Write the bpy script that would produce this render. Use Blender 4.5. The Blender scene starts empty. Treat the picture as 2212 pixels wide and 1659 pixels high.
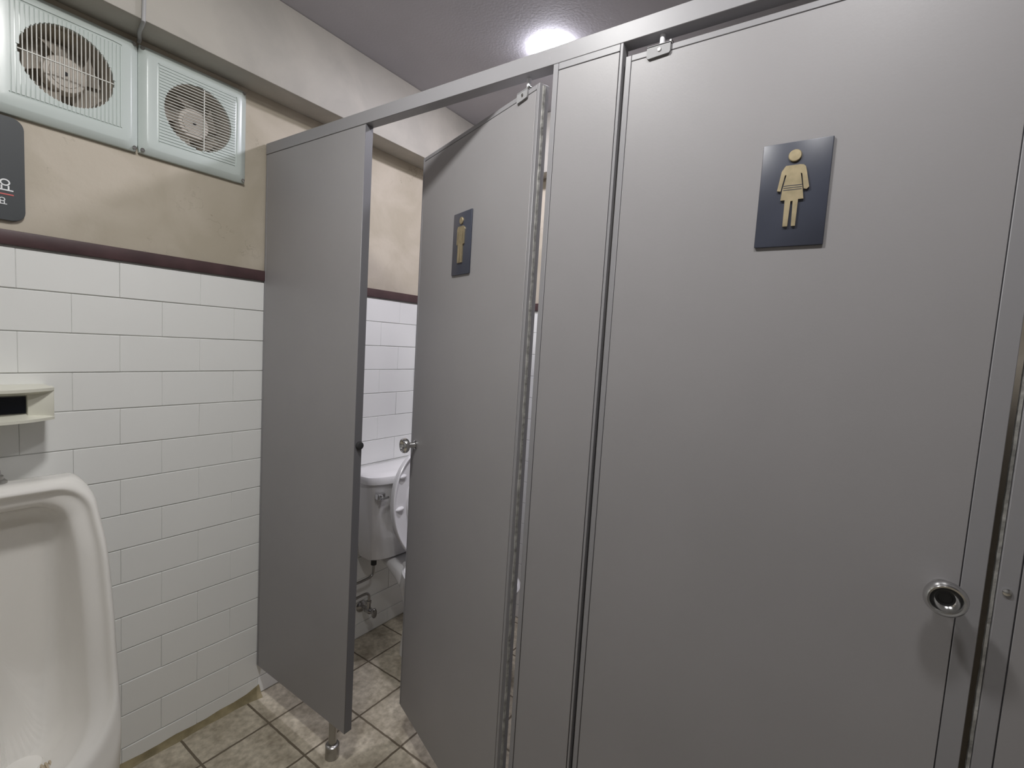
import bpy, bmesh, math, random
from mathutils import Vector, Matrix, noise
from mathutils.geometry import tessellate_polygon
random.seed(7)
C = bpy.context.scene.collection
SC = bpy.context.scene
PI = math.pi

# ------------------------------------------------------------------ camera, world, exposure
cam_d = bpy.data.cameras.new('camera'); cam = bpy.data.objects.new('camera', cam_d); C.objects.link(cam)
CX, CY, CZ = -0.87640, -1.62769, 1.30499
RX, RY, RZ = -0.0809502747, 0.0612184064, 0.972000595
_f = Vector((math.sin(RZ)*math.cos(RX), math.cos(RZ)*math.cos(RX), math.sin(RX)))
_r0 = Vector((math.cos(RZ), -math.sin(RZ), 0)); _u0 = _r0.cross(_f)
_r = _r0*math.cos(RY) + _u0*math.sin(RY); _u = -_r0*math.sin(RY) + _u0*math.cos(RY)
cam.matrix_world = Matrix(((_r.x, _u.x, -_f.x, CX), (_r.y, _u.y, -_f.y, CY), (_r.z, _u.z, -_f.z, CZ), (0, 0, 0, 1)))
cam_d.sensor_width = 36.0; cam_d.sensor_fit = 'HORIZONTAL'; cam_d.lens = 1050.82/2212*36.0; cam_d.clip_start = 0.02
SC.camera = cam
w = bpy.data.worlds.new('world'); SC.world = w; w.use_nodes = True
w.node_tree.nodes['Background'].inputs[0].default_value = (0.02, 0.02, 0.022, 1)
SC.view_settings.view_transform = 'Standard'; SC.view_settings.look = 'None'
SC.view_settings.exposure = 0.0; SC.view_settings.gamma = 1.0
# lamps: strength and colour of the two ceiling lamps (their diffusers give the light)
LAMP_AISLE = (88.0, (1.0, 0.985, 0.985))
LAMP_STALL = (262.0, (0.945, 0.925, 1.03))
LAMP_SECOND = (172.0, (1.0, 0.99, 0.975))
CEIL = 2.30

# ------------------------------------------------------------------ materials
def lin(c):
    return tuple(((v/255)/12.92 if v/255 <= 0.04045 else ((v/255+0.055)/1.055)**2.4) for v in c)
def mat(name, rgb, rough=0.5, metal=0.0, var=0.0, vscale=8.0, bump=0.0, bscale=60.0, spec=0.5, rgb2=None, coat=0.0):
    m = bpy.data.materials.new(name); m.use_nodes = True
    nt = m.node_tree; b = nt.nodes['Principled BSDF']
    b.inputs['Base Color'].default_value = (*rgb, 1); b.inputs['Roughness'].default_value = rough
    b.inputs['Metallic'].default_value = metal; b.inputs['Specular IOR Level'].default_value = spec
    b.inputs['Coat Weight'].default_value = coat
    tc = nt.nodes.new('ShaderNodeTexCoord')
    if var > 0 or rgb2:
        n = nt.nodes.new('ShaderNodeTexNoise'); n.inputs['Scale'].default_value = vscale; n.inputs['Detail'].default_value = 6
        nt.links.new(tc.outputs['Object'], n.inputs['Vector'])
        r = nt.nodes.new('ShaderNodeValToRGB')
        c2 = rgb2 if rgb2 else tuple(v*(1-var) for v in rgb)
        c1 = rgb if rgb2 else tuple(min(1, v*(1+var)) for v in rgb)
        r.color_ramp.elements[0].position = 0.32; r.color_ramp.elements[0].color = (*c2, 1)
        r.color_ramp.elements[1].position = 0.68; r.color_ramp.elements[1].color = (*c1, 1)
        nt.links.new(n.outputs['Fac'], r.inputs['Fac']); nt.links.new(r.outputs['Color'], b.inputs['Base Color'])
    if bump > 0:
        n2 = nt.nodes.new('ShaderNodeTexNoise'); n2.inputs['Scale'].default_value = bscale; n2.inputs['Detail'].default_value = 5
        nt.links.new(tc.outputs['Object'], n2.inputs['Vector'])
        bp = nt.nodes.new('ShaderNodeBump'); bp.inputs['Strength'].default_value = bump; bp.inputs['Distance'].default_value = 0.004
        nt.links.new(n2.outputs['Fac'], bp.inputs['Height']); nt.links.new(bp.outputs['Normal'], b.inputs['Normal'])
    return m
def emis(name, col, strength):
    m = bpy.data.materials.new(name); m.use_nodes = True; nt = m.node_tree
    b = nt.nodes['Principled BSDF']; b.inputs['Base Color'].default_value = (0.8, 0.8, 0.8, 1)
    b.inputs['Emission Color'].default_value = (*col, 1); b.inputs['Emission Strength'].default_value = strength
    return m
def floor_mat():
    m = bpy.data.materials.new('floor_tile'); m.use_nodes = True; nt = m.node_tree; L = nt.links
    b = nt.nodes['Principled BSDF']; b.inputs['Roughness'].default_value = 0.5
    tc = nt.nodes.new('ShaderNodeTexCoord')
    mp = nt.nodes.new('ShaderNodeMapping'); mp.inputs['Location'].default_value = (0.035+2.05, 0.157+4.1, 0)
    L.new(tc.outputs['Object'], mp.inputs['Vector'])
    br = nt.nodes.new('ShaderNodeTexBrick'); br.offset = 0.0; br.inputs['Scale'].default_value = 1.0
    br.inputs['Brick Width'].default_value = 0.205; br.inputs['Row Height'].default_value = 0.205
    br.inputs['Mortar Size'].default_value = 0.0038; br.inputs['Mortar Smooth'].default_value = 0.35; br.inputs['Bias'].default_value = 0
    br.inputs['Color1'].default_value = (0.9, 0.9, 0.9, 1); br.inputs['Color2'].default_value = (1, 1, 1, 1); br.inputs['Mortar'].default_value = (1, 1, 1, 1)
    # wavy lookup so that the joints are not ruler straight
    nz = nt.nodes.new('ShaderNodeTexNoise'); nz.inputs['Scale'].default_value = 30; nz.inputs['Detail'].default_value = 3
    L.new(tc.outputs['Object'], nz.inputs['Vector'])
    vs = nt.nodes.new('ShaderNodeVectorMath'); vs.operation = 'SCALE'; vs.inputs['Scale'].default_value = 0.004
    L.new(nz.outputs['Color'], vs.inputs[0])
    va = nt.nodes.new('ShaderNodeVectorMath'); va.operation = 'ADD'
    L.new(mp.outputs['Vector'], va.inputs[0]); L.new(vs.outputs['Vector'], va.inputs[1]); L.new(va.outputs['Vector'], br.inputs['Vector'])
    n1 = nt.nodes.new('ShaderNodeTexNoise'); n1.inputs['Scale'].default_value = 9; n1.inputs['Detail'].default_value = 8; n1.inputs['Roughness'].default_value = 0.65
    L.new(tc.outputs['Object'], n1.inputs['Vector'])
    r1 = nt.nodes.new('ShaderNodeValToRGB'); e = r1.color_ramp.elements
    e[0].position = 0.36; e[0].color = (*FLOOR_D, 1); e[1].position = 0.66; e[1].color = (*FLOOR_L, 1)
    L.new(n1.outputs['Fac'], r1.inputs['Fac'])
    n2 = nt.nodes.new('ShaderNodeTexNoise'); n2.inputs['Scale'].default_value = 55; n2.inputs['Detail'].default_value = 5
    L.new(tc.outputs['Object'], n2.inputs['Vector'])
    r2 = nt.nodes.new('ShaderNodeValToRGB'); r2.color_ramp.elements[0].position = 0.3; r2.color_ramp.elements[0].color = (0.68, 0.67, 0.64, 1)
    r2.color_ramp.elements[1].position = 0.7; r2.color_ramp.elements[1].color = (1.1, 1.1, 1.08, 1)
    L.new(n2.outputs['Fac'], r2.inputs['Fac'])
    mu = nt.nodes.new('ShaderNodeMixRGB'); mu.blend_type = 'MULTIPLY'; mu.inputs[0].default_value = 1
    L.new(r1.outputs['Color'], mu.inputs[1]); L.new(r2.outputs['Color'], mu.inputs[2])
    mx = nt.nodes.new('ShaderNodeMixRGB'); mx.inputs[2].default_value = (0.15, 0.122, 0.085, 1)
    L.new(br.outputs['Fac'], mx.inputs[0]); L.new(mu.outputs['Color'], mx.inputs[1]); L.new(mx.outputs['Color'], b.inputs['Base Color'])
    ma = nt.nodes.new('ShaderNodeMath'); ma.operation = 'MULTIPLY'; ma.inputs[1].default_value = -1.0; L.new(br.outputs['Fac'], ma.inputs[0])
    ad = nt.nodes.new('ShaderNodeMath'); ad.operation = 'MULTIPLY_ADD'; ad.inputs[1].default_value = 0.25; L.new(n2.outputs['Fac'], ad.inputs[0]); L.new(ma.outputs[0], ad.inputs[2])
    bp = nt.nodes.new('ShaderNodeBump'); bp.inputs['Strength'].default_value = 0.7; bp.inputs['Distance'].default_value = 0.004
    L.new(ad.outputs[0], bp.inputs['Height']); L.new(bp.outputs['Normal'], b.inputs['Normal'])
    return m
def plaster_mat(name, c1, c2, rough=0.7, cracks=True):
    m = bpy.data.materials.new(name); m.use_nodes = True; nt = m.node_tree; L = nt.links
    b = nt.nodes['Principled BSDF']; b.inputs['Roughness'].default_value = rough
    tc = nt.nodes.new('ShaderNodeTexCoord')
    n1 = nt.nodes.new('ShaderNodeTexNoise'); n1.inputs['Scale'].default_value = 5.5; n1.inputs['Detail'].default_value = 7; n1.inputs['Distortion'].default_value = 0.6
    L.new(tc.outputs['Object'], n1.inputs['Vector'])
    r1 = nt.nodes.new('ShaderNodeValToRGB'); e = r1.color_ramp.elements
    e[0].position = 0.38; e[0].color = (*c2, 1); e[1].position = 0.62; e[1].color = (*c1, 1)
    L.new(n1.outputs['Fac'], r1.inputs['Fac'])
    out = r1.outputs['Color']
    n3 = nt.nodes.new('ShaderNodeTexNoise'); n3.inputs['Scale'].default_value = 26; n3.inputs['Detail'].default_value = 4
    L.new(tc.outputs['Object'], n3.inputs['Vector'])
    if cracks:
        vo = nt.nodes.new('ShaderNodeTexVoronoi'); vo.feature = 'DISTANCE_TO_EDGE'; vo.inputs['Scale'].default_value = 4.6
        vs = nt.nodes.new('ShaderNodeVectorMath'); vs.operation = 'SCALE'; vs.inputs['Scale'].default_value = 0.22
        L.new(n3.outputs['Color'], vs.inputs[0])
        va = nt.nodes.new('ShaderNodeVectorMath'); va.operation = 'ADD'; L.new(tc.outputs['Object'], va.inputs[0]); L.new(vs.outputs['Vector'], va.inputs[1])
        L.new(va.outputs['Vector'], vo.inputs['Vector'])
        cr = nt.nodes.new('ShaderNodeValToRGB'); cr.color_ramp.elements[0].position = 0.0; cr.color_ramp.elements[0].color = (1, 1, 1, 1)
        cr.color_ramp.elements[1].position = 0.016; cr.color_ramp.elements[1].color = (0, 0, 0, 1); L.new(vo.outputs['Distance'], cr.inputs['Fac'])
        n4 = nt.nodes.new('ShaderNodeTexNoise'); n4.inputs['Scale'].default_value = 7; L.new(tc.outputs['Object'], n4.inputs['Vector'])
        r4 = nt.nodes.new('ShaderNodeValToRGB'); r4.color_ramp.elements[0].position = 0.55; r4.color_ramp.elements[1].position = 0.68; L.new(n4.outputs['Fac'], r4.inputs['Fac'])
        mm = nt.nodes.new('ShaderNodeMath'); mm.operation = 'MULTIPLY'; L.new(cr.outputs['Color'], mm.inputs[0]); L.new(r4.outputs['Color'], mm.inputs[1])
        m2 = nt.nodes.new('ShaderNodeMath'); m2.operation = 'MULTIPLY'; m2.inputs[1].default_value = 0.7; L.new(mm.outputs[0], m2.inputs[0])
        mx = nt.nodes.new('ShaderNodeMixRGB'); mx.inputs[2].default_value = (c2[0]*0.45, c2[1]*0.42, c2[2]*0.38, 1)
        L.new(m2.outputs[0], mx.inputs[0]); L.new(out, mx.inputs[1]); out = mx.outputs['Color']
    L.new(out, b.inputs['Base Color'])
    bp = nt.nodes.new('ShaderNodeBump'); bp.inputs['Strength'].default_value = 0.25; bp.inputs['Distance'].default_value = 0.006
    L.new(n3.outputs['Fac'], bp.inputs['Height']); L.new(bp.outputs['Normal'], b.inputs['Normal'])
    return m
FLOOR_D = (0.40, 0.35, 0.27); FLOOR_L = (0.72, 0.655, 0.54)
M = dict(
    partition=mat('grey_laminate', (0.328, 0.318, 0.323), 0.42, var=0.035, vscale=3.0, bump=0.025, bscale=260, spec=0.4),
    part_edge=mat('grey_edge_strip', (0.30, 0.295, 0.305), 0.4, spec=0.4),
    band=mat('dark_edge_band', (0.17, 0.168, 0.18), 0.45),
    core=mat('dark_joint', (0.05, 0.05, 0.055), 0.7),
    scuff=mat('scuffed_core', (0.34, 0.335, 0.315), 0.6, var=0.45, vscale=55, bump=0.5, bscale=90),
    tile=mat('white_tile', (0.90, 0.905, 0.885), 0.22, var=0.012, vscale=3, spec=0.5),
    mortar=mat('grout', (0.60, 0.60, 0.58), 0.8, var=0.12, vscale=20),
    plaster=plaster_mat('plaster', (0.53, 0.475, 0.39), (0.45, 0.40, 0.315)),
    beam=plaster_mat('beam_plaster', (0.48, 0.455, 0.405), (0.41, 0.39, 0.35), 0.62, False),
    ceiling=mat('grey_ceiling_paint', (0.50, 0.49, 0.525), 0.75, var=0.06, vscale=3, bump=0.12, bscale=120),
    trim=mat('maroon_trim', (0.068, 0.036, 0.038), 0.5, var=0.2, vscale=18),
    floor=floor_mat(),
    caulk=mat('yellowed_caulk', (0.36, 0.30, 0.17), 0.6, rgb2=(0.20, 0.165, 0.085), vscale=25, bump=0.5, bscale=80),
    fan=mat('mint_white_plastic', (0.575, 0.635, 0.605), 0.28, spec=0.5),
    grille=mat('grille_plastic', (0.60, 0.60, 0.55), 0.35),
    duct=mat('dusty_duct', (0.50, 0.46, 0.40), 0.7, var=0.15, vscale=20),
    blade=mat('dusty_blade', (0.52, 0.47, 0.41), 0.6),
    hub=mat('dusty_hub', (0.66, 0.60, 0.53), 0.5),
    ceramic=mat('white_ceramic', (0.90, 0.88, 0.84), 0.10, spec=0.6, coat=0.3),
    ceramic_t=mat('toilet_ceramic', (0.89, 0.88, 0.88), 0.10, spec=0.6, coat=0.3),
    seat=mat('white_seat_plastic', (0.79, 0.78, 0.79), 0.25),
    cream=mat('cream_plastic', (0.80, 0.79, 0.69), 0.35),
    window=mat('dark_sensor_window', (0.006, 0.008, 0.014), 0.08),
    chrome=mat('chrome', (0.72, 0.72, 0.72), 0.14, metal=1.0),
    chrome_d=mat('worn_chrome', (0.42, 0.41, 0.40), 0.28, metal=1.0),
    black=mat('black_plate', (0.045, 0.05, 0.053), 0.5),
    navy=mat('dark_navy_plate', (0.052, 0.058, 0.082), 0.36, var=0.12, vscale=9),
    brass=mat('antique_brass', (0.50, 0.42, 0.27), 0.42, metal=0.75, var=0.15, vscale=60),
    strainer=mat('beige_plastic', (0.55, 0.46, 0.34), 0.5),
    white=mat('white_letter', (0.85, 0.86, 0.86), 0.5),
    red=mat('red_line', (0.62, 0.13, 0.12), 0.5),
    rubber=mat('dark_rubber', (0.035, 0.035, 0.037), 0.5),
    wire=mat('grey_cable', (0.42, 0.42, 0.42), 0.5),
    outer=mat('far_wall_tile', (0.38, 0.375, 0.36), 0.5),
    bracket=mat('grey_metal', (0.34, 0.34, 0.345), 0.5, spec=0.3),
    nylon=mat('white_nylon', (0.82, 0.82, 0.84), 0.3),
)

# ------------------------------------------------------------------ mesh helpers
def box(bm, x0, x1, y0, y1, z0, z1, bev=0.0, seg=2):
    vs = [bm.verts.new((x, y, z)) for x in (x0, x1) for y in (y0, y1) for z in (z0, z1)]
    fs = [bm.faces.new([vs[i] for i in q]) for q in ((0, 1, 3, 2), (4, 6, 7, 5), (0, 4, 5, 1), (2, 3, 7, 6), (0, 2, 6, 4), (1, 5, 7, 3))]
    if bev > 0:
        ed = list({e for f in fs for e in f.edges})
        bmesh.ops.bevel(bm, geom=ed, offset=bev, segments=seg, profile=0.5, affect='EDGES')
    return bm
def frame_of(axis):
    a = axis.normalized(); t = Vector((0, 0, 1)) if abs(a.z) < 0.9 else Vector((1, 0, 0))
    u = a.cross(t).normalized(); return a, u, a.cross(u)
def lathe(bm, o, axis, prof, n=32, caps=True):
    """prof: list of (radius, distance along axis)"""
    o = Vector(o); a, u, v = frame_of(Vector(axis)); rings = []
    for r, h in prof:
        if r < 1e-6: rings.append([bm.verts.new(o+a*h)])
        else: rings.append([bm.verts.new(o+a*h+(u*math.cos(2*PI*i/n)+v*math.sin(2*PI*i/n))*r) for i in range(n)])
    for A, B in zip(rings, rings[1:]):
        if len(A) == 1 and len(B) == 1: continue
        for i in range(n):
            j = (i+1) % n
            if len(A) == 1: bm.faces.new((A[0], B[j], B[i]))
            elif len(B) == 1: bm.faces.new((A[i], A[j], B[0]))
            else: bm.faces.new((A[i], A[j], B[j], B[i]))
    if caps:
        if len(rings[0]) > 1: bm.faces.new(rings[0][::-1])
        if len(rings[-1]) > 1: bm.faces.new(rings[-1])
    return bm
def tube(bm, pts, r, n=12, smooth=4):
    P = [Vector(p) for p in pts]
    if smooth and len(P) > 2:
        Q = []
        for i in range(len(P)-1):
            p0 = P[max(i-1, 0)]; p1 = P[i]; p2 = P[i+1]; p3 = P[min(i+2, len(P)-1)]
            for k in range(smooth):
                t = k/smooth
                Q.append(0.5*((2*p1)+(p2-p0)*t+(2*p0-5*p1+4*p2-p3)*t*t+(3*p1-p0-3*p2+p3)*t**3))
        Q.append(P[-1]); P = Q
    a, u, v = frame_of(P[1]-P[0]); prev = a; rings = []
    for i, p in enumerate(P):
        d = (P[min(i+1, len(P)-1)]-P[max(i-1, 0)]).normalized()
        q = prev.rotation_difference(d); u = q @ u; v = q @ v; prev = d
        rings.append([bm.verts.new(p+(u*math.cos(2*PI*k/n)+v*math.sin(2*PI*k/n))*r) for k in range(n)])
    for A, B in zip(rings, rings[1:]):
        for k in range(n): bm.faces.new((A[k], A[(k+1) % n], B[(k+1) % n], B[k]))
    bm.faces.new(rings[0][::-1]); bm.faces.new(rings[-1]); return bm
def loft(bm, loops, cap0=False, cap1=False):
    R = [[bm.verts.new(p) for p in l] for l in loops]; n = len(R[0])
    for A, B in zip(R, R[1:]):
        for i in range(n): bm.faces.new((A[i], A[(i+1) % n], B[(i+1) % n], B[i]))
    if cap0: bm.faces.new(R[0][::-1])
    if cap1: bm.faces.new(R[-1])
    return bm
def prism(bm, poly, d0, d1, to3, tess=False):
    A = [bm.verts.new(to3(p, d0)) for p in poly]; B = [bm.verts.new(to3(p, d1)) for p in poly]; n = len(poly)
    if tess:
        for a, b, c in tessellate_polygon([[Vector((p[0], p[1], 0)) for p in poly]]): bm.faces.new((A[a], A[b], A[c])); bm.faces.new((B[c], B[b], B[a]))
    else: bm.faces.new(A); bm.faces.new(B[::-1])
    for i in range(n): bm.faces.new((A[i], B[i], B[(i+1) % n], A[(i+1) % n]))
    return bm
ORG = {}
def obj(name, bm, m, parent=None, loc=None, smooth=True, ang=38, label=None, kind=None):
    """link bm (built in world coordinates) as ONE mesh object; its origin goes to the parent's base (or loc)"""
    bmesh.ops.recalc_face_normals(bm, faces=bm.faces[:])
    o0 = Vector(ORG[parent.as_pointer()]) if parent is not None else Vector(loc if loc else (0, 0, 0))
    bm.transform(Matrix.Translation(-o0))
    me = bpy.data.meshes.new(name); bm.to_mesh(me); bm.free()
    for mm in (m if isinstance(m, (list, tuple)) else [m]): me.materials.append(mm)
    if smooth:
        me.shade_smooth(); me.set_sharp_from_angle(angle=math.radians(ang))
    o = bpy.data.objects.new(name, me); C.objects.link(o)
    if parent is not None: o.parent = parent
    else: o.location = o0
    ORG[o.as_pointer()] = tuple(o0)
    if label: o['label'] = label
    if kind: o['kind'] = kind
    return o
def thing(name, label, cat, loc, group=None):
    o = bpy.data.objects.new(name, None); C.objects.link(o); o.empty_display_size = 0.05
    o.location = loc; ORG[o.as_pointer()] = tuple(loc); o['label'] = label; o['category'] = cat
    if group: o['group'] = group
    return o
def tag(o, label, cat, group=None):
    o['label'] = label; o['category'] = cat
    if group: o['group'] = group
    return o
def struct(name, bm, m, parent=None, **k):
    return obj(name, bm, m, parent, kind='structure' if parent is None else None, **k)
N = bmesh.new

# ------------------------------------------------------------------ the room
XL, XR, YF = -1.70, 1.03, -3.10
Z0, TH, TW, XT = 1.365, 0.1, 0.1984, -0.588          # tile courses: first joint height, course height, tile length, joint offset
struct('floor', box(N(), XL-0.1, XR+0.12, YF-0.1, 0.12, -0.1, 0.0), M['floor'], smooth=False)
struct('ceiling', box(N(), XL-0.1, XR+0.12, YF-0.1, 0.14, CEIL, CEIL+0.1), M['ceiling'], smooth=False)
FANS = [(-0.497, 1.8955), (-0.2085, 1.8955)]; FH = 0.092
bm = N()   # back wall with two square duct openings behind the fans
T = 0.16
box(bm, XL, XR+0.12, 0, T, 0, FANS[0][1]-FH); box(bm, XL, XR+0.12, 0, T, FANS[0][1]+FH, CEIL)
xs = [XL, FANS[0][0]-FH, FANS[0][0]+FH, FANS[1][0]-FH, FANS[1][0]+FH, XR+0.12]
for i in (0, 2, 4): box(bm, xs[i], xs[i+1], 0, T, FANS[0][1]-FH, FANS[0][1]+FH)
wb = struct('wall_back', bm, M['plaster'], smooth=False)
def tiles_back(bm, x0, x1):
    for r in range(0, 15):
        zt = Z0+TH-r*TH-0.0012; zb = zt-TH+0.0024
        if r == 0: zt = 1.458
        zb = max(zb, 0.004)
        if zt <= zb+0.004: continue
        k = math.floor((x0-XT)/TW)-1
        while True:
            a = XT+(r % 2)*TW/2+k*TW; b = a+TW; k += 1
            if a >= x1: break
            a2, b2 = max(a+0.0002, x0), min(b-0.0002, x1)
            if b2-a2 < 0.006: continue
            f = -0.0045+random.uniform(-0.0006, 0.0006)
            n0 = len(bm.verts); box(bm, a2, b2, f, 0.001, zb, zt, 0.0012, 1)
            bm.verts.ensure_lookup_table()
            tx, tz = random.uniform(-0.004, 0.004), random.uniform(-0.008, 0.008); cx, cz = (a2+b2)/2, (zb+zt)/2
            for v in bm.verts[n0:]:
                if v.co.y < -0.002: v.co.y += (v.co.x-cx)*tx+(v.co.z-cz)*tz
bm = N(); box(bm, XL, XR, -0.0014, 0.0, 0.0, 1.463); struct('grout_bed', bm, M['mortar'], wb, smooth=False)
bm = N(); tiles_back(bm, XL, XR-0.001); struct('wall_tiles', bm, M['tile'], wb, smooth=False)
wr = struct('wall_right', box(N(), XR, XR+0.12, YF, 0.0, 0, CEIL), M['plaster'], smooth=False)
bm = N(); box(bm, XR-0.0028, XR, -1.10, -0.005, 0.0, 1.463); struct('grout_bed', bm, M['mortar'], wr, smooth=False)
bm = N()
for r in range(15):
    zt = Z0+TH-r*TH-0.0011; zb = max(zt-TH+0.0022, 0.004)
    if r == 0: zt = 1.458
    for k in range(0, 7):
        a = -0.005-(k*TW+(r % 2)*TW/2); b = a-TW
        if r % 2 and k == 0: box(bm, XR-0.0045, XR, -0.005-TW/2+0.001, -0.006, zb, zt, 0.0009, 1)
        if b < -1.10: continue
        box(bm, XR-0.0045, XR, b+0.0005, a-0.0005, zb, zt, 0.0009, 1)
struct('wall_tiles', bm, M['tile'], wr, smooth=False)
struct('wall_left', box(N(), XL-0.1, XL, YF, 0.0, 0, CEIL), M['outer'], smooth=False)
struct('wall_front', box(N(), XL-0.1, XR+0.12, YF-0.1, YF, 0, CEIL), M['outer'], smooth=False)
# ceiling beams along the back wall and the right wall
bm = N(); box(bm, XL, XR, -0.112, 0.0, 2.05, CEIL, 0.004, 2)
tag(struct('trim_1', bm, M['beam']), 'plastered ceiling beam running along the top of the tiled back wall', 'beam')
bm = N(); box(bm, XR-0.075, XR, YF, -0.112, 2.05, CEIL, 0.004, 2)
tag(struct('trim_2', bm, M['beam']), 'plastered ceiling beam along the right wall inside the stalls', 'beam')
# maroon trim strips above the tiles
bm = N(); box(bm, XL, XR, -0.012, 0.0, 1.4635, 1.4975, 0.003, 2)
tag(struct('trim_3', bm, M['trim']), 'dark maroon strip on the back wall above the white tiles', 'wall trim')
bm = N(); box(bm, XR-0.012, XR, -1.10, -0.012, 1.4635, 1.4975, 0.003, 2)
tag(struct('trim_4', bm, M['trim']), 'dark maroon strip on the right wall inside the stall', 'wall trim')
# yellowed caulk along the foot of the tiles
bm = N(); loops = []
for i in range(40):
    x = XL+(0.012-XL)*i/39.0; k = 0.85+0.22*noise.noise((x*14, 3.1, 0)); k += 0.75*math.exp(-((x-0.01)/0.04)**2)
    loops.append([(x, -0.004, 0.0), (x, -0.020*k, 0.0), (x, -0.012*k, 0.007*k), (x, -0.005, 0.022*k), (x, -0.004, 0.024*k)])
loft(bm, loops, True, True)
bs = struct('baseboard_back', bm, M['caulk']); tag(bs, 'yellowed caulk bead where the tiled back wall meets the floor', 'caulk')

# ------------------------------------------------------------------ lamps
def lamp(name, label, x, y, spec, R=0.064, D=0.012):
    t = thing(name, label, 'ceiling lamp', (x, y, CEIL), 'round ceiling lamps')
    bm = N(); lathe(bm, (x, y, CEIL), (0, 0, -1), [(R-0.002, 0.0), (R-0.002, 0.003)], 48)
    obj('base_plate', bm, M['nylon'], t)
    bm = N(); lathe(bm, (x, y, CEIL), (0, 0, -1), [(R, 0.001)]+[(R*math.cos(a*PI/20), 0.001+D*math.sin(a*PI/20)) for a in range(1, 10)]+[(0, 0.001+D)], 48, False)
    obj('diffuser', bm, emis(name+'_glow', spec[1], spec[0]), t, label='glowing white diffuser')
lamp('ceiling_lamp', 'bright round ceiling lamp inside the stall, half hidden by the head rail', 0.575, -0.715, LAMP_STALL)
lamp('ceiling_lamp.001', 'round ceiling lamp over the aisle in front of the closed door', -0.55, -1.64, LAMP_AISLE, 0.08, 0.025)
lamp('ceiling_lamp.002', 'round ceiling lamp over the aisle near the urinal', -0.56, -0.98, LAMP_SECOND, 0.08, 0.03)

# ------------------------------------------------------------------ toilet cubicle partition
PT = 0.025                                    # sheet thickness, x = 0 is the aisle face
RZ0, RZ1 = 1.872, 1.907
rail = thing('head_rail', 'long grey head rail running across the tops of the stall panels', 'head rail', (0, -1.2, RZ0))
bm = N(); box(bm, 0.0, PT+0.006, -2.75, -0.004, RZ0, RZ1, 0.0012, 1); obj('rail_bar', bm, M['part_edge'], rail)
def board(t, y0, y1, z0, z1, gl=None, gr=None, gt=None, gb=None, g=0.0014, frame=True):
    """sheet with thin groove lines that set edge strips off from the face; y0 < y1"""
    fy0 = y0+(gr or 0); fy1 = y1-(gl or 0); fz1 = z1-(gt or 0); fz0 = z0+(gb or 0)
    bm = N(); box(bm, 0.0, PT-0.0005, fy0+(g/2 if gr else 0), fy1-(g/2 if gl else 0), fz0+(g/2 if gb else 0), fz1-(g/2 if gt else 0), 0.0006, 1)
    p = obj('panel_face', bm, M['partition'], t)
    bm = N(); box(bm, 0.0022, PT, y0+0.001, y1-0.001, z0+0.001, z1-0.001); obj('core', bm, M['core'], t)
    def strip(name, a, b, c, d):
        bm = N(); box(bm, 0.0, PT+0.0004, a, b, c, d, 0.0008, 1); return obj(name, bm, M['part_edge'], t)
    if gl: strip('edge_strip', fy1+g/2, y1, z0, z1)
    if gr: strip('edge_strip', y0, fy0-g/2, z0, z1)
    if gt: strip('edge_strip', fy0 if gr else y0, fy1 if gl else y1, fz1+g/2, z1)
    if gb: strip('edge_strip', fy0 if gr else y0, fy1 if gl else y1, z0, fz0-g/2)
    return p
def foot(t, y, x=0.0125, zt=0.13):
    bm = N(); lathe(bm, (x, y, 0.0), (0, 0, 1), [(0.021, 0.0), (0.021, 0.040), (0.018, 0.043), (0.011, 0.044)], 28)
    f = obj('foot', bm, M['chrome_d'], t, label='chrome foot on the floor')
    bm = N(); lathe(bm, (x, y, 0.043), (0, 0, 1), [(0.0125, 0.0), (0.0125, zt-0.043+0.002)], 24); obj('foot_stem', bm, M['chrome_d'], f)
G = 'grey fixed panels between the stall doors'
# pilaster beside the tiled wall
PB = 0.118
t = thing('stall_partition', 'grey fixed panel between the tiled wall and the half open door', 'stall panel', (0.0125, -0.25, 0), G)
board(t, -0.5015, -0.006, PB, RZ0-0.0014, gl=0.010)
bm = N(); box(bm, 0.0, PT+0.0004, -0.503, -0.5014, PB, RZ0-0.0004, 0.0005, 1); obj('edge_band', bm, M['band'], t, label='darker edge band facing the doorway')
foot(t, -0.432, zt=PB)
bm = N(); lathe(bm, (0.015, -0.503, 0.991), (0, -1, 0), [(0.011, 0.0), (0.012, 0.004), (0.010, 0.009), (0.005, 0.011), (0.0, 0.0112)], 24); obj('door_stop', bm, M['rubber'], t, label='dark round door stop')
# middle pilaster
t = thing('stall_partition.001', 'narrow grey upright panel between the half open and the closed door', 'stall panel', (0.0125, -1.16, 0), G)
board(t, -1.232, -1.0835, PB, RZ0, gl=0.012, gr=0.006, gt=0.014)
foot(t, -1.20, zt=PB)
# panel right of the closed door
t = thing('stall_partition.002', 'grey fixed panel right of the closed door, with one screw head', 'stall panel', (0.0125, -2.1, 0), G)
board(t, -2.62, -1.818, PB, RZ0, gl=0.020, gt=0.014)
foot(t, -1.9, zt=PB)
bm = N(); lathe(bm, (0.0, -1.827, 1.024), (-1, 0, 0), [(0.0048, 0.0), (0.0046, 0.0018), (0.003, 0.003), (0.0, 0.0034)], 20); obj('screw', bm, M['chrome'], t)
bm = N(); loops = []
for i in range(120):
    z = PB+0.004+(RZ0-PB-0.02)*i/119.0; a = 0.0012*noise.noise((z*45, 1.7, 0)); b_ = 0.0007*noise.noise((z*80, 9, 0))
    loops.append([(0.004+a, -1.8172, z), (0.0035+a, -1.8140+b_, z), (0.012, -1.8140+b_, z), (0.014, -1.8172, z)])
loft(bm, loops, True, True); obj('rubber_seal', bm, M['scuff'], t, label='scuffed pale seal in the door gap')
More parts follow.
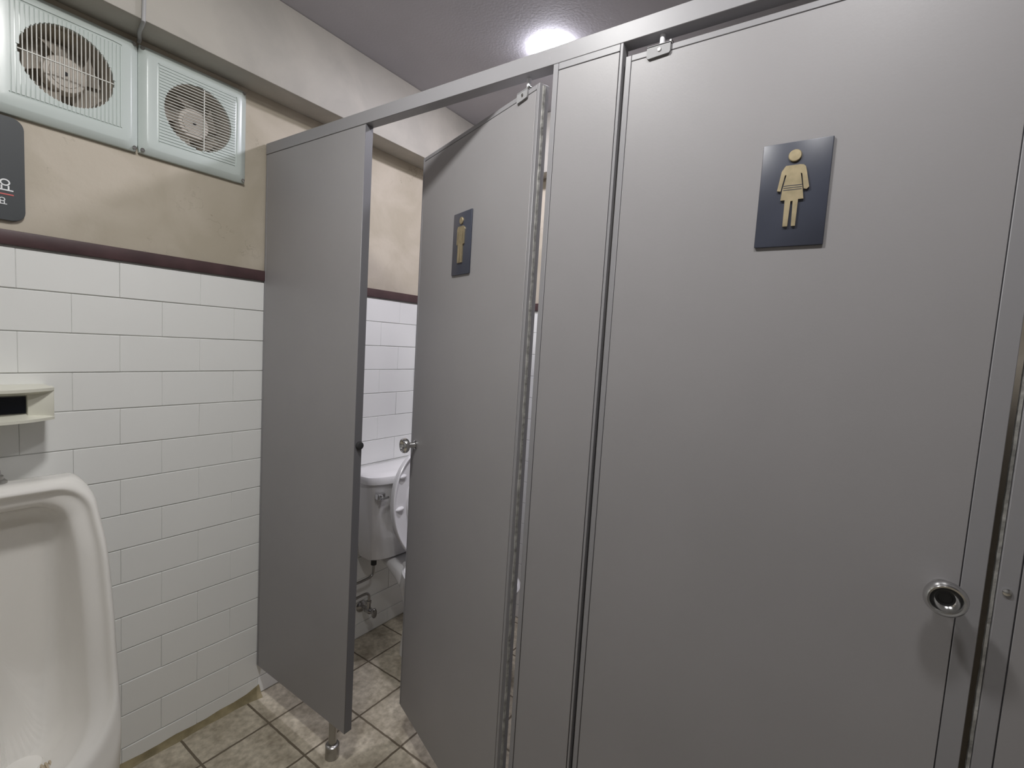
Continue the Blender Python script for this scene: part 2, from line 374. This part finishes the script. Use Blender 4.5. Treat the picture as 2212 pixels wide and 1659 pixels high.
# divider between the two stalls
t = thing('stall_divider', 'grey divider sheet between the stalls, behind the narrow upright', 'stall panel', (0.5, -1.157, 0))
bm = N(); box(bm, PT+0.001, XR-0.006, -1.1695, -1.1445, PB, RZ0, 0.001, 1); obj('panel_face', bm, M['partition'], t)
bm = N(); box(bm, PT+0.001, XR-0.006, -1.172, -1.142, RZ0+0.0005, RZ1, 0.001, 1); obj('rail_bar', bm, M['part_edge'], t)
bm = N(); lathe(bm, (0.7, -1.157, 0.0), (0, 0, 1), [(0.021, 0.0), (0.021, 0.040), (0.0125, 0.044), (0.0125, PB+0.002)], 28); obj('foot', bm, M['chrome_d'], t)

# ------------------------------------------------------------------ doors
def knob(t, y, z, s=1.0):
    o = Vector((-0.0002, y, z))
    bm = N(); lathe(bm, o, (-1, 0, 0), [(0.0135, 0.0), (0.0135, 0.003), (0.010, 0.005), (0.0085, 0.012), (0.0085, 0.022), (0.012, 0.026)], 32)
    k = obj('door_knob', bm, M['chrome'], t, label='round chrome knob with a hollow centre')
    bm = N(); lathe(bm, o, (-1, 0, 0), [(0.0105, 0.0235), (0.019, 0.026), (0.0228, 0.031), (0.0235, 0.036), (0.0222, 0.041), (0.0195, 0.044), (0.0172, 0.0435),
                                        (0.0155, 0.0405), (0.0135, 0.036), (0.0105, 0.0335)], 40, False); obj('knob_ring', bm, M['chrome'], k)
    bm = N(); lathe(bm, o, (-1, 0, 0), [(0.0105, 0.030), (0.0105, 0.0335), (0.008, 0.034), (0.007, 0.0325), (0.0, 0.0325)], 32, False); obj('knob_centre', bm, M['rubber'], k)
def pivot(t, y, zt, w=0.042):
    # metal clip over the top edge of the door with a white pin up into the head rail
    bm = N(); poly = [(-w/2+0.002, -0.016), (w/2-0.003, -0.018), (w/2, -0.015), (w/2, 0.002), (-w/2, 0.002), (-w/2, -0.013)]
    prism(bm, [(y+a, zt+b) for a, b in poly], -0.0042, -0.0002, lambda p, d: (d, p[0], p[1]))
    box(bm, -0.0042, PT+0.002, y-w/2, y+w/2, zt+0.0005, zt+0.003)
    b = obj('pivot_bracket', bm, M['bracket'], t, label='grey metal pivot clip on the top edge')
    bm = N(); lathe(bm, (-0.0042, y-0.002, zt-0.007), (-1, 0, 0), [(0.0035, 0.0), (0.0030, 0.0014), (0.0, 0.0018)], 16); obj('screw', bm, M['chrome_d'], b)
    bm = N(); lathe(bm, (0.0125, y, zt+0.003), (0, 0, 1), [(0.0068, 0.0), (0.0062, 0.006), (0.0046, 0.010), (0.0046, RZ0-zt-0.003)], 20); obj('pivot_pin', bm, M['nylon'], b)
    bm = N(); box(bm, -0.004, 0.006, y-w/2-0.002, y-w/2+0.003, zt+0.001, zt+0.0065, 0.001, 1); obj('clip_tab', bm, M['chrome'], b)
DB, DT = 0.118, 1.845
GD = 'grey stall doors with round knobs'
# closed door
d2 = thing('stall_door', 'closed grey stall door carrying the brass skirted figure sign', 'stall door', (0.0125, -1.30, DB), GD)
board(d2, -1.806, -1.239, DB, DT, gl=0.011, gr=0.024, gt=0.011, g=0.0012)
knob(d2, -1.764, 1.007); pivot(d2, -1.301, DT)
# half open door: built closed, then swung inwards round its pivot
PIV = (0.0125, -1.035)
d1 = thing('stall_door.001', 'half open grey stall door swung inwards beside the toilet', 'stall door', (PIV[0], PIV[1], DB), GD)
board(d1, -1.066, -0.505, DB, DT-0.006, gl=0.009, gr=0.010, gt=0.011, g=0.0012)
bm = N(); loops = []
for i in range(140):
    z = DB+0.002+(DT-DB-0.012)*i/139.0; a = 0.0018*noise.noise((z*30, 5.7, 0)); b_ = 0.0008*noise.noise((z*70, 9, 2))
    loops.append([(0.0085+a, -1.0658, z), (0.0088+a, -1.0685+b_, z), (0.0142+a*0.7, -1.0685+b_, z), (0.0146+a*0.7, -1.0658, z)])
loft(bm, loops, True, True); obj('edge_core', bm, M['scuff'], d1, label='scuffed pale core showing in the hinge edge')
knob(d1, -0.540, 0.982)
pivot(d1, -1.010, DT-0.006, 0.038)
TH1 = math.radians(20.65)
d1.rotation_euler = (0, 0, -TH1)

# ------------------------------------------------------------------ signs on the doors
WOMAN = [(-1.521, 1.605), (-1.54, 1.605), (-1.545, 1.604), (-1.548, 1.601), (-1.55, 1.593), (-1.555, 1.57), (-1.552, 1.567), (-1.548, 1.568), (-1.544, 1.591), (-1.542, 1.592), (-1.546, 1.572), (-1.549, 1.553), (-1.542, 1.553), (-1.5415, 1.513), (-1.536, 1.513), (-1.535, 1.551), (-1.532, 1.551), (-1.531, 1.513), (-1.5245, 1.513), (-1.524, 1.553), (-1.518, 1.553), (-1.519, 1.568), (-1.523, 1.591), (-1.521, 1.591), (-1.517, 1.567), (-1.512, 1.568), (-1.516, 1.597)]
MAN = [(-1.519, 1.605), (-1.545, 1.605), (-1.549, 1.602), (-1.551, 1.597), (-1.551, 1.560), (-1.5475, 1.558), (-1.546, 1.560), (-1.546, 1.592), (-1.5445, 1.592), (-1.5445, 1.513), (-1.534, 1.513), (-1.533, 1.556), (-1.532, 1.556), (-1.531, 1.513), (-1.5205, 1.513), (-1.5205, 1.592), (-1.519, 1.592), (-1.519, 1.560), (-1.5175, 1.558), (-1.514, 1.560), (-1.514, 1.597), (-1.516, 1.602)]
def sign(name, label, poly, skirt):
    t = thing(name, label, 'sign', (0.0, -1.533, 1.56), 'dark pictogram plates on the stall doors')
    bm = N(); box(bm, -0.0042, -0.0004, -1.5805, -1.4865, 1.483, 1.6415, 0.0015, 2); obj('plate', bm, M['navy'], t)
    bm = N(); prism(bm, poly, -0.0038, -0.0072, lambda p, d: (d, p[0], p[1]), True)
    f = obj('figure', bm, M['brass'], t, smooth=False, label='raised brass figure')
    bm = N(); o = Vector((-0.0038, -1.532, 1.6195)); lathe(bm, o, (-1, 0, 0), [(0.0091, 0.0), (0.0091, 0.0026), (0.0082, 0.0034), (0.0, 0.0036)], 32); obj('figure_head', bm, M['brass'], t)
    if skirt:
        for z in (1.5680, 1.5712, 1.5744):
            bm = N(); box(bm, -0.00735, -0.0068, -1.5455, -1.5205, z-0.0005, z+0.0005); obj('belt_line', bm, M['navy'], f, smooth=False)
    return t
sign('door_sign', 'dark plate with brass skirted figure on the closed door', WOMAN, True)
s1 = sign('door_sign.001', 'dark plate with round brass head, seen edgeways on the half open door', MAN, False)
# carry the second plate onto the swung door: 0.247 m from the pivot along the door
u = Vector((math.sin(TH1), math.cos(TH1), 0)); n_ = Vector((-math.cos(TH1), math.sin(TH1), 0))
s1.location = Vector((PIV[0], PIV[1], 1.553)) + u*0.262 + n_*0.0125
s1.rotation_euler = (0, 0, -TH1)

# ------------------------------------------------------------------ ventilation fans
def fan(name, label, cx, cz, hw, hz, ccx, ccz, vertical):
    t = thing(name, label, 'ventilation fan', (cx, 0, cz), 'white ventilation fans on the back wall')
    yf = -0.022; R = 0.0885; n = 72; S = 0.104
    def rect(hx, hz_, y, r=0.0, ox=cx, oz=cz):
        # rounded rectangle sampled radially so that it lines up with the circle
        out = []
        for i in range(n):
            a = 2*PI*i/n; c, s = math.cos(a), math.sin(a)
            k = min(hx/abs(c) if abs(c) > 1e-9 else 1e9, hz_/abs(s) if abs(s) > 1e-9 else 1e9)
            px, pz = c*k, s*k
            if r > 0:
                qx, qz = max(0, abs(px)-(hx-r)), max(0, abs(pz)-(hz_-r)); l = math.hypot(qx, qz)
                if qx > 0 and qz > 0 and l > r:
                    px = math.copysign(hx-r+qx*r/l, px); pz = math.copysign(hz_-r+qz*r/l, pz)
            out.append((ox+px, y, oz+pz))
        return out
    circ = lambda r, y: [(ccx+r*math.cos(2*PI*i/n), y, ccz+r*math.sin(2*PI*i/n)) for i in range(n)]
    bm = N()
    loft(bm, [rect(hw, hz, -0.0002, 0.006), rect(hw, hz, -0.010, 0.006), rect(hw-0.002, hz-0.002, -0.0125, 0.006), rect(hw-0.016, hz-0.016, yf+0.001, 0.012), rect(hw-0.019, hz-0.019, yf, 0.012),
              rect(S+0.0012, S+0.0012, yf, 0.006, ccx, ccz), rect(S+0.0012, S+0.0012, yf+0.0022, 0.006, ccx, ccz), rect(S, S, yf+0.0026, 0.006, ccx, ccz), rect(S-0.001, S-0.001, yf+0.0022, 0.006, ccx, ccz),
              circ(R+0.001, yf+0.0022), circ(R, yf+0.003), circ(R, yf+0.012)])
    obj('cover_plate', bm, M['fan'], t, ang=30)
    bm = N(); loft(bm, [circ(R+0.0005, yf+0.010), circ(R-0.002, 0.06), circ(R-0.004, 0.078)], False, True); obj('duct', bm, M['duct'], t)
    # slats: fine ribs on the face that run on as bars across the opening
    bm = N(); k = 0; p = 0.008; m = int(S/p)
    for i in range(-m, m+1):
        q = i*p; half = math.sqrt(max(0, R*R-q*q)) if abs(q) < R else 0
        b = 0.0011
        for (a0, a1) in ([(-S+0.004, -half+0.0005), (half-0.0005, S-0.004)] if half else [(-S+0.004, S-0.004)]):
            if a1-a0 < 0.002: continue
            y0, y1, bb = yf+0.0002, yf+0.003, 0.0027
            if vertical: box(bm, ccx+q-bb, ccx+q+bb, y0, y1, ccz+a0, ccz+a1)
            else: box(bm, ccx+a0, ccx+a1, y0, y1, ccz+q-bb, ccz+q+bb)
    obj('face_ribs', bm, M['fan'], t, smooth=False)
    bm = N()
    for i in range(-m, m+1):
        q = i*p
        if abs(q) >= R-0.002: continue
        half = math.sqrt(R*R-q*q)+0.001; b = 0.0010
        if vertical: box(bm, ccx+q-b, ccx+q+b, yf+0.001, yf+0.005, ccz-half, ccz+half)
        else: box(bm, ccx-half, ccx+half, yf+0.001, yf+0.005, ccz+q-b, ccz+q+b)
    if vertical: box(bm, ccx-R, ccx+R, yf+0.0002, yf+0.004, ccz-0.0012, ccz+0.0012)
    else: box(bm, ccx+0.0125-0.0014, ccx+0.0125+0.0014, yf+0.0002, yf+0.004, ccz-R*0.985, ccz+R*0.985)
    obj('grille_bars', bm, M['grille'], t, smooth=False)
    hx, hz2 = ccx+0.004, ccz-0.004
    bm = N(); lathe(bm, (hx, 0.055, hz2), (0, -1, 0), [(0.043, 0.0), (0.043, 0.026), (0.040, 0.030), (0.031, 0.031), (0.030, 0.0335), (0.012, 0.034), (0.0, 0.034)], 40)
    h = obj('fan_hub', bm, M['hub'], t)
    bm = N(); lathe(bm, (hx, 0.021, hz2), (0, -1, 0), [(0.0042, 0.0), (0.0042, 0.003), (0.0, 0.0032)], 16); obj('hub_nut', bm, M['core'], h)
    for j in range(5):
        a = 2*PI*j/5+0.4; bm = N(); A = []; B = []
        for i in range(7):
            f = i/6; r = 0.038+0.043*f; w0 = 0.30+0.12*f
            for L_, sgn in ((A, -1), (B, 1)):
                th = a+sgn*w0+0.12*f; L_.append((hx+r*math.cos(th), 0.048-sgn*0.016, hz2+r*math.sin(th)))
        va = [bm.verts.new(x) for x in A]; vb = [bm.verts.new(x) for x in B]
        va2 = [bm.verts.new((x[0], x[1]+0.0025, x[2])) for x in A]; vb2 = [bm.verts.new((x[0], x[1]+0.0025, x[2])) for x in B]
        for i in range(6):
            bm.faces.new((va[i], va[i+1], vb[i+1], vb[i])); bm.faces.new((va2[i], vb2[i], vb2[i+1], va2[i+1]))
            bm.faces.new((va[i], va2[i], va2[i+1], va[i+1])); bm.faces.new((vb[i], vb[i+1], vb2[i+1], vb2[i]))
        bm.faces.new((va[0], vb[0], vb2[0], va2[0])); bm.faces.new((va[6], va2[6], vb2[6], vb[6]))
        obj('fan_blade', bm, M['blade'], t)
    for sx in (-1, 1):
        for sz in (-1, 1):
            o = (cx+sx*(hw-0.0085), -0.0168, cz+sz*(hz-0.0085))
            bm = N(); lathe(bm, o, (0, -1, 0), [(0.0048, -0.001), (0.0048, 0.0008), (0.0042, 0.0014), (0.0032, 0.0004), (0.0, 0.0003)], 18); obj('screw', bm, M['chrome_d'], t)
    return t
fan('ventilation_fan', 'larger white fan with upright slats, above the black sign', -0.4960, 1.8955, 0.1445, 0.1395, -0.4925, 1.904, True)
fan('ventilation_fan.001', 'white fan with level slats, next to the grey stall panel', -0.2100, 1.8955, 0.1405, 0.1390, -0.2055, 1.899, False)
bm = N(); tube(bm, [(-0.368, -0.1165, CEIL-0.002), (-0.370, -0.1165, 2.18), (-0.373, -0.1165, 2.06), (-0.372, -0.110, 2.0445), (-0.360, -0.05, 2.0445), (-0.349, -0.018, 2.0445), (-0.3475, -0.006, 2.040)], 0.0045, 10, 4)
tag(obj('cable', bm, M['wire'], loc=(-0.37, -0.1165, CEIL-0.002)), 'thin grey cable coming down the beam to the joint between the two fans', 'cable')

# ------------------------------------------------------------------ black wall sign with Korean lettering (its right edge is in view)
t = thing('wall_sign', 'black rounded notice board with white lettering and a red line', 'sign', (-0.70, 0, 1.63))
def rrect(x0, x1, z0, z1, r, k=8):
    out = []
    for cx, cz, a0 in ((x1-r, z1-r, 0), (x0+r, z1-r, PI/2), (x0+r, z0+r, PI), (x1-r, z0+r, 1.5*PI)):
        for i in range(k+1): out.append((cx+r*math.cos(a0+PI/2*i/k), cz+r*math.sin(a0+PI/2*i/k)))
    return out
bm = N(); prism(bm, rrect(-0.84, -0.5705, 1.519, 1.750, 0.022), -0.0002, -0.0095, lambda p, d: (p[0], d, p[1]))
bmesh.ops.bevel(bm, geom=[e for e in bm.edges if all(v.co.y < -0.009 for v in e.verts)], offset=0.001, segments=2, affect='EDGES')
obj('board', bm, M['black'], t)
def yo(bm, cx, cz, s):
    to3 = lambda p, d: (p[0], d, p[1]); y0, y1 = -0.0094, -0.0101
    n = 32; o = [(cx+0.30*s*math.cos(2*PI*i/n), cz+0.22*s+0.27*s*math.sin(2*PI*i/n)) for i in range(n)]
    q = [(cx+0.205*s*math.cos(2*PI*i/n), cz+0.22*s+0.175*s*math.sin(2*PI*i/n)) for i in range(n)]
    loft(bm, [[to3(p, y0) for p in o], [to3(p, y1) for p in o], [to3(p, y1) for p in q], [to3(p, y0) for p in q]])
    for a in (-0.20, 0.20): box(bm, cx+a*s-0.05*s, cx+a*s+0.05*s, y1, y0, cz-0.33*s, cz-0.02*s)
    box(bm, cx-0.47*s, cx+0.47*s, y1, y0, cz-0.42*s, cz-0.32*s)
for i, s in enumerate((0.0285,)): bm = N(); yo(bm, -0.6035, 1.5965, s); obj('letter', bm, M['white'], t, smooth=False, label='white letter')
bm = N(); yo(bm, -0.6085, 1.5605, 0.0165); obj('letter', bm, M['white'], t, smooth=False, label='small white letter')
bm = N(); box(bm, -0.80, -0.5895, -0.0101, -0.0094, 1.5752, 1.5780); obj('red_line', bm, M['red'], t, smooth=False, label='thin red line')

# ------------------------------------------------------------------ flush sensor box over the urinal
UX = -0.648
t = thing('flush_sensor', 'cream plastic flush sensor box with a dark window above the urinal', 'flush sensor', (UX, 0, 1.09))
hw = 0.106
def arc(yc, ye, n=24, h=hw): return [(UX-h+2*h*i/n, ye-(ye-yc)*(1-abs(2*i/n-1)**2.2)) for i in range(n+1)]
bm = N(); box(bm, UX-hw, UX+hw, -0.072, -0.003, 1.0625, 1.1385, 0.003, 3); bd = obj('housing', bm, M['cream'], t)
def visor(z0, z1, z2, z3):
    bm = N(); f = arc(-0.128, -0.088); n = len(f); L = []
    for i, (x, y) in enumerate(f):
        L.append([(x, -0.070, z0), (x, y, z1), (x, y, z2), (x, -0.070, z3)])
    loft(bm, L, True, True); return bm
obj('upper_hood', visor(1.1395, 1.1375, 1.1305, 1.118), M['cream'], t, ang=30)
obj('lower_hood', visor(1.077, 1.0680, 1.0615, 1.0615), M['cream'], t, ang=30)
for xa in (UX+hw-0.046, UX-hw): bm = N(); box(bm, xa, xa+0.046, -0.088, -0.071, 1.066, 1.134, 0.002, 2); obj('side_cheek', bm, M['cream'], t)
bm = N(); box(bm, UX-hw+0.047, UX+hw-0.047, -0.0765, -0.0715, 1.078, 1.117); obj('sensor_window', bm, M['window'], t, label='dark sensor window')

# ------------------------------------------------------------------ urinal
t = thing('urinal', 'white floor standing ceramic urinal under the flush sensor box', 'urinal', (UX, 0, 0))
def hw_u(z):      # half width of the body by height
    pts = [(0.0, 0.166), (0.30, 0.172), (0.45, 0.177), (0.60, 0.178), (0.76, 0.175), (0.86, 0.165), (0.93, 0.157)]
    for (a, p), (b, q) in zip(pts, pts[1:]):
        if z <= b: return p+(q-p)*(z-a)/(b-a)
    return pts[-1][1]
def yr_u(z):      # how far the rim stands out, by height
    pts = [(0.0, -0.30), (0.22, -0.345), (0.30, -0.315), (0.46, -0.262), (0.60, -0.238), (0.76, -0.205), (0.86, -0.168), (0.93, -0.135)]
    for (a, p), (b, q) in zip(pts, pts[1:]):
        if z <= b: return p+(q-p)*(z-a)/(b-a)
    return pts[-1][1]
def uloop(ztop, zbot, inset, rt, rb, yfun, n=24):
    half = []
    H = ztop-zbot
    # top edge -> rounded corner -> side -> rounded corner -> bottom edge, x > 0
    def side(z): return max(0.012, hw_u(z)-inset)
    xt = side(ztop-rt)-rt; xb = side(zbot+rb)-rb
    for i in range(5): half.append((xt*i/5.0, ztop))
    for i in range(9):
        a = PI/2*i/8; half.append((xt+rt*math.sin(a), ztop-rt+rt*math.cos(a)))
    for i in range(1, 12):
        z = ztop-rt-(H-rt-rb)*i/12.0; half.append((side(z), z))
    for i in range(9):
        a = PI/2*i/8; half.append((xb+rb*math.cos(a), zbot+rb-rb*math.sin(a)))
    for i in range(1, 6): half.append((xb*(1-i/5.0), zbot))
    pts = half + [(-x, z) for x, z in half[-2:0:-1]]
    return [(UX+x, yfun(z), z) for x, z in pts]
bm = N()
body = [uloop(0.922, 0.0, 0.022, 0.004, 0.02, lambda z: -0.006),
        uloop(0.922, 0.0, 0.012, 0.010, 0.02, lambda z: max(yr_u(z)+0.06, -0.20)),
        uloop(0.926, 0.0, 0.003, 0.040, 0.02, lambda z: max(yr_u(z)+0.022, -0.245)),
        uloop(0.924, 0.17, 0.000, 0.062, 0.15, lambda z: yr_u(z)+0.010),
        uloop(0.921, 0.235, 0.001, 0.064, 0.17, lambda z: yr_u(z)+0.002),
        uloop(0.914, 0.262, 0.006, 0.064, 0.168, lambda z: yr_u(z)-0.004),
        uloop(0.906, 0.276, 0.013, 0.062, 0.162, lambda z: yr_u(z)-0.004),
        uloop(0.900, 0.283, 0.018, 0.060, 0.158, lambda z: yr_u(z)+0.004),
        uloop(0.895, 0.287, 0.022, 0.058, 0.155, lambda z: yr_u(z)+0.013),
        uloop(0.884, 0.288, 0.034, 0.056, 0.145, lambda z: yr_u(z)+0.020),
        uloop(0.872, 0.284, 0.048, 0.054, 0.130, lambda z: yr_u(z)+0.030),
        uloop(0.867, 0.275, 0.053, 0.052, 0.125, lambda z: min(yr_u(z)+0.042, -0.10)),
        uloop(0.863, 0.262, 0.057, 0.052, 0.120, lambda z: min(-0.10, 0.5*(yr_u(z)+0.045)-0.055)),
        uloop(0.855, 0.242, 0.064, 0.052, 0.100, lambda z: -0.085 if z > 0.45 else -0.085-0.085*(0.45-z)/0.234),
        uloop(0.830, 0.236, 0.082, 0.052, 0.080, lambda z: -0.064 if z > 0.42 else -0.064-0.070*(0.42-z)/0.198),
        uloop(0.780, 0.245, 0.108, 0.045, 0.050, lambda z: -0.056 if z > 0.38 else -0.056-0.030*(0.38-z)/0.135)]
loft(bm, body, True, True)
ub = obj('urinal_body', bm, M['ceramic'], t, ang=60)
sm = ub.modifiers.new('sub', 'SUBSURF'); sm.levels = 1; sm.render_levels = 2
bm = N(); lathe(bm, (UX+0.028, -0.148, 0.240), (0, 0, 1), [(0.036, -0.004), (0.036, 0.018), (0.033, 0.022), (0.028, 0.0225), (0.0, 0.0235)], 36); obj('drain_cover', bm, M['ceramic'], t)
bm = N(); box(bm, UX+0.046, UX+0.102, -0.242, -0.202, 0.258, 0.281, 0.002, 2)
for i in range(8): box(bm, UX+0.0475+i*0.0068, UX+0.0510+i*0.0068, -0.242, -0.202, 0.2808, 0.2845)
obj('drain_strainer', bm, M['strainer'], t, smooth=False, label='beige ribbed strainer')

# flush pipe from the sensor box down into the urinal top
t = thing('flush_pipe', 'chrome flush pipe rising from the top of the urinal', 'pipe', (UX, -0.085, 0.925))
bm = N(); lathe(bm, (UX, -0.080, 0.9235), (0, 0, 1), [(0.011, 0.0), (0.011, 0.140)], 24); obj('pipe', bm, M['chrome'], t)
bm = N(); lathe(bm, (UX, -0.080, 0.9235), (0, 0, 1), [(0.026, 0.0), (0.026, 0.004), (0.022, 0.008), (0.020, 0.009), (0.020, 0.016), (0.016, 0.019), (0.015, 0.028), (0.011, 0.030)], 28); obj('flange', bm, M['chrome_d'], t)

# ------------------------------------------------------------------ toilet
TX = 0.557
t = thing('toilet', 'white toilet with raised seat, seen through the stall doorway', 'toilet', (TX, 0, 0))
def ring(hx, yb, yf, z, e=0.4, bow=0.0, n=56, cx=TX):
    my, hy = (yb+yf)/2, (yb-yf)/2; out = []
    for i in range(n):
        a = 2*PI*i/n; c, s = math.cos(a), math.sin(a)
        x = hx*math.copysign(abs(c)**e, c); y = hy*math.copysign(abs(s)**e, s)
        if s < 0: y -= bow*(1-(x/hx)**2)*min(1, abs(s)**e)
        out.append((cx+x, my+y, z))
    return out
bm = N(); loft(bm, [ring(0.142, -0.012, -0.118, 0.386, 0.45, 0.022), ring(0.150, -0.010, -0.128, 0.395, 0.4, 0.026), ring(0.165, -0.008, -0.138, 0.47, 0.36, 0.03), ring(0.192, -0.008, -0.150, 0.62, 0.34, 0.032), ring(0.203, -0.008, -0.156, 0.722, 0.34, 0.033)], True, True)
obj('tank', bm, M['ceramic_t'], t)
bm = N(); loft(bm, [ring(0.206, -0.007, -0.160, 0.7225, 0.34, 0.034), ring(0.213, -0.006, -0.168, 0.727, 0.34, 0.035), ring(0.214, -0.006, -0.169, 0.744, 0.34, 0.035), ring(0.211, -0.007, -0.165, 0.755, 0.34, 0.035), ring(0.203, -0.010, -0.155, 0.761, 0.36, 0.034), ring(0.17, -0.03, -0.12, 0.763, 0.4, 0.03)], True, True)
obj('tank_lid', bm, M['ceramic_t'], t)
bm = N(); box(bm, 0.372, 0.408, -0.182, -0.160, 0.668, 0.692, 0.004, 3)
hb = obj('flush_handle', bm, M['chrome'], t, label='chrome flush lever')
bm = N(); tube(bm, [(0.390, -0.178, 0.684), (0.386, -0.190, 0.683), (0.378, -0.196, 0.680)], 0.0042, 10, 4)
box(bm, 0.370, 0.411, -0.200, -0.194, 0.6735, 0.6830, 0.002, 2); obj('lever', bm, M['chrome'], hb)
# bowl with pedestal and rear deck
bm = N(); loft(bm, [ring(0.094, -0.19, -0.56, 0.0, 0.6), ring(0.092, -0.19, -0.555, 0.03, 0.6), ring(0.080, -0.20, -0.52, 0.12, 0.65), ring(0.090, -0.19, -0.55, 0.22, 0.7), ring(0.150, -0.19, -0.65, 0.31, 0.78), ring(0.178, -0.215, -0.698, 0.37, 0.82), ring(0.181, -0.22, -0.704, 0.388, 0.82),
                    ring(0.174, -0.228, -0.696, 0.395, 0.82), ring(0.135, -0.27, -0.655, 0.394, 0.85), ring(0.122, -0.285, -0.640, 0.375, 0.85), ring(0.09, -0.33, -0.58, 0.26, 0.9), ring(0.05, -0.38, -0.50, 0.20, 1.0)], True, True)
obj('bowl', bm, M['ceramic_t'], t)
def sec(y, hx, z0, z1, n=32, e=0.5): return [(TX+hx*math.copysign(abs(math.cos(2*PI*i/n))**e, math.cos(2*PI*i/n)), y, (z0+z1)/2+(z1-z0)/2*math.copysign(abs(math.sin(2*PI*i/n))**e, math.sin(2*PI*i/n))) for i in range(n)]
bm = N(); loft(bm, [sec(-0.060, 0.060, 0.362, 0.384), sec(-0.066, 0.070, 0.358, 0.3845), sec(-0.13, 0.082, 0.340, 0.385), sec(-0.20, 0.098, 0.310, 0.385), sec(-0.27, 0.115, 0.260, 0.385), sec(-0.32, 0.11, 0.20, 0.384)], True, True); obj('rear_deck', bm, M['ceramic_t'], t)
# raised seat ring and lid, leaning back against the tank
HY, HZ = -0.262, 0.418; LEAN = math.radians(6.5)
def up(x, v, d):      # x across, v up along the raised seat, d out towards the front
    return (TX+x, HY + v*math.sin(LEAN) - d*math.cos(LEAN), HZ + v*math.cos(LEAN) + d*math.sin(LEAN))
def oval(hx, hv, vc, n=64, sq=0.0): return [(hx*math.cos(2*PI*i/n), vc+hv*math.sin(2*PI*i/n)) for i in range(n)]
def seat_part(prof, vc, hole):
    bm = N(); loft(bm, [[up(x, v, d) for x, v in oval(hx, hv, vc)] for hx, hv, d in prof], not hole, not hole)
    return bm
VC = 0.222
bm = seat_part([(0.02, 0.03, -0.010), (0.15, 0.19, -0.0105), (0.168, 0.212, -0.006), (0.171, 0.215, 0.001), (0.166, 0.21, 0.003), (0.02, 0.03, 0.003)], VC, False); obj('seat_lid', bm, M['seat'], t)
prof = [(0.172, 0.218, 0.005), (0.1755, 0.2215, 0.010), (0.1755, 0.2215, 0.022), (0.1735, 0.2195, 0.0245), (0.170, 0.216, 0.0245), (0.168, 0.214, 0.022), (0.166, 0.212, 0.014), (0.105, 0.135, 0.014), (0.103, 0.133, 0.022), (0.100, 0.130, 0.022), (0.098, 0.128, 0.010), (0.102, 0.132, 0.005), (0.172, 0.218, 0.005)]
sr = obj('seat_ring', seat_part(prof, VC, True), M['seat'], t)
for sx, v in ((-1, 0.345), (-1, 0.222), (1, 0.345), (1, 0.222)):
    bm = N(); a0 = bmesh.ops.create_uvsphere(bm, u_segments=20, v_segments=12, radius=1.0)
    xx = sx*(0.137 if v < 0.3 else 0.118)
    for vv in bm.verts: vv.co = up(xx+vv.co.x*0.020, v+vv.co.y*0.009+vv.co.x*0.002, 0.014+vv.co.z*0.013)
    obj('bumper', bm, M['seat'], sr)
for sx in (-1, 1):
    bm = N(); lathe(bm, (TX+sx*0.075-0.02, HY+0.012, 0.400), (1, 0, 0), [(0.013, 0.0), (0.013, 0.04)], 20); obj('seat_hinge', bm, M['seat'], t)

# supply hose: hangs from the tank inlet down to the valve
bm = N(); tube(bm, [(0.452, -0.054, 0.186), (0.452, -0.054, 0.205), (0.440, -0.054, 0.220), (0.40, -0.054, 0.222), (0.345, -0.056, 0.222), (0.318, -0.058, 0.255), (0.345, -0.060, 0.288), (0.40, -0.062, 0.290), (0.447, -0.065, 0.296), (0.460, -0.066, 0.318), (0.460, -0.066, 0.384)], 0.0055, 12, 6)
hs = obj('supply_hose', bm, M['chrome_d'], t)
bm = N(); lathe(bm, (0.460, -0.066, 0.345), (0, 0, 1), [(0.012, 0.0), (0.012, 0.022), (0.010, 0.024), (0.010, 0.0405)], 16); obj('hose_nut', bm, M['rubber'], hs)

# stop valve on the wall beside the toilet
t = thing('water_valve', 'chrome stop valve with a small round handle low on the wall beside the toilet', 'valve', (0.452, 0, 0.14))
bm = N(); lathe(bm, (0.452, -0.0045, 0.142), (0, -1, 0), [(0.025, 0.0), (0.024, 0.004), (0.017, 0.010), (0.010, 0.013), (0.0085, 0.014), (0.0085, 0.040)], 28); obj('wall_flange', bm, M['chrome_d'], t)
bm = N(); lathe(bm, (0.452, -0.036, 0.142), (0, -1, 0), [(0.010, 0.0), (0.013, 0.004), (0.013, 0.030), (0.010, 0.034), (0.007, 0.040), (0.007, 0.048)], 20)
lathe(bm, (0.452, -0.054, 0.142), (0, 0, 1), [(0.009, 0.0), (0.009, 0.030), (0.011, 0.031), (0.011, 0.042), (0.006, 0.044)], 18); obj('valve_body', bm, M['chrome_d'], t)
bm = N(); lathe(bm, (0.452, -0.084, 0.142), (0, -1, 0), [(0.008, 0.0), (0.021, 0.003), (0.022, 0.008), (0.019, 0.012), (0.006, 0.013), (0.0, 0.013)], 20)
for v in bm.verts: v.co.x = 0.452+(v.co.x-0.452)*0.55
obj('valve_handle', bm, M['chrome_d'], t)
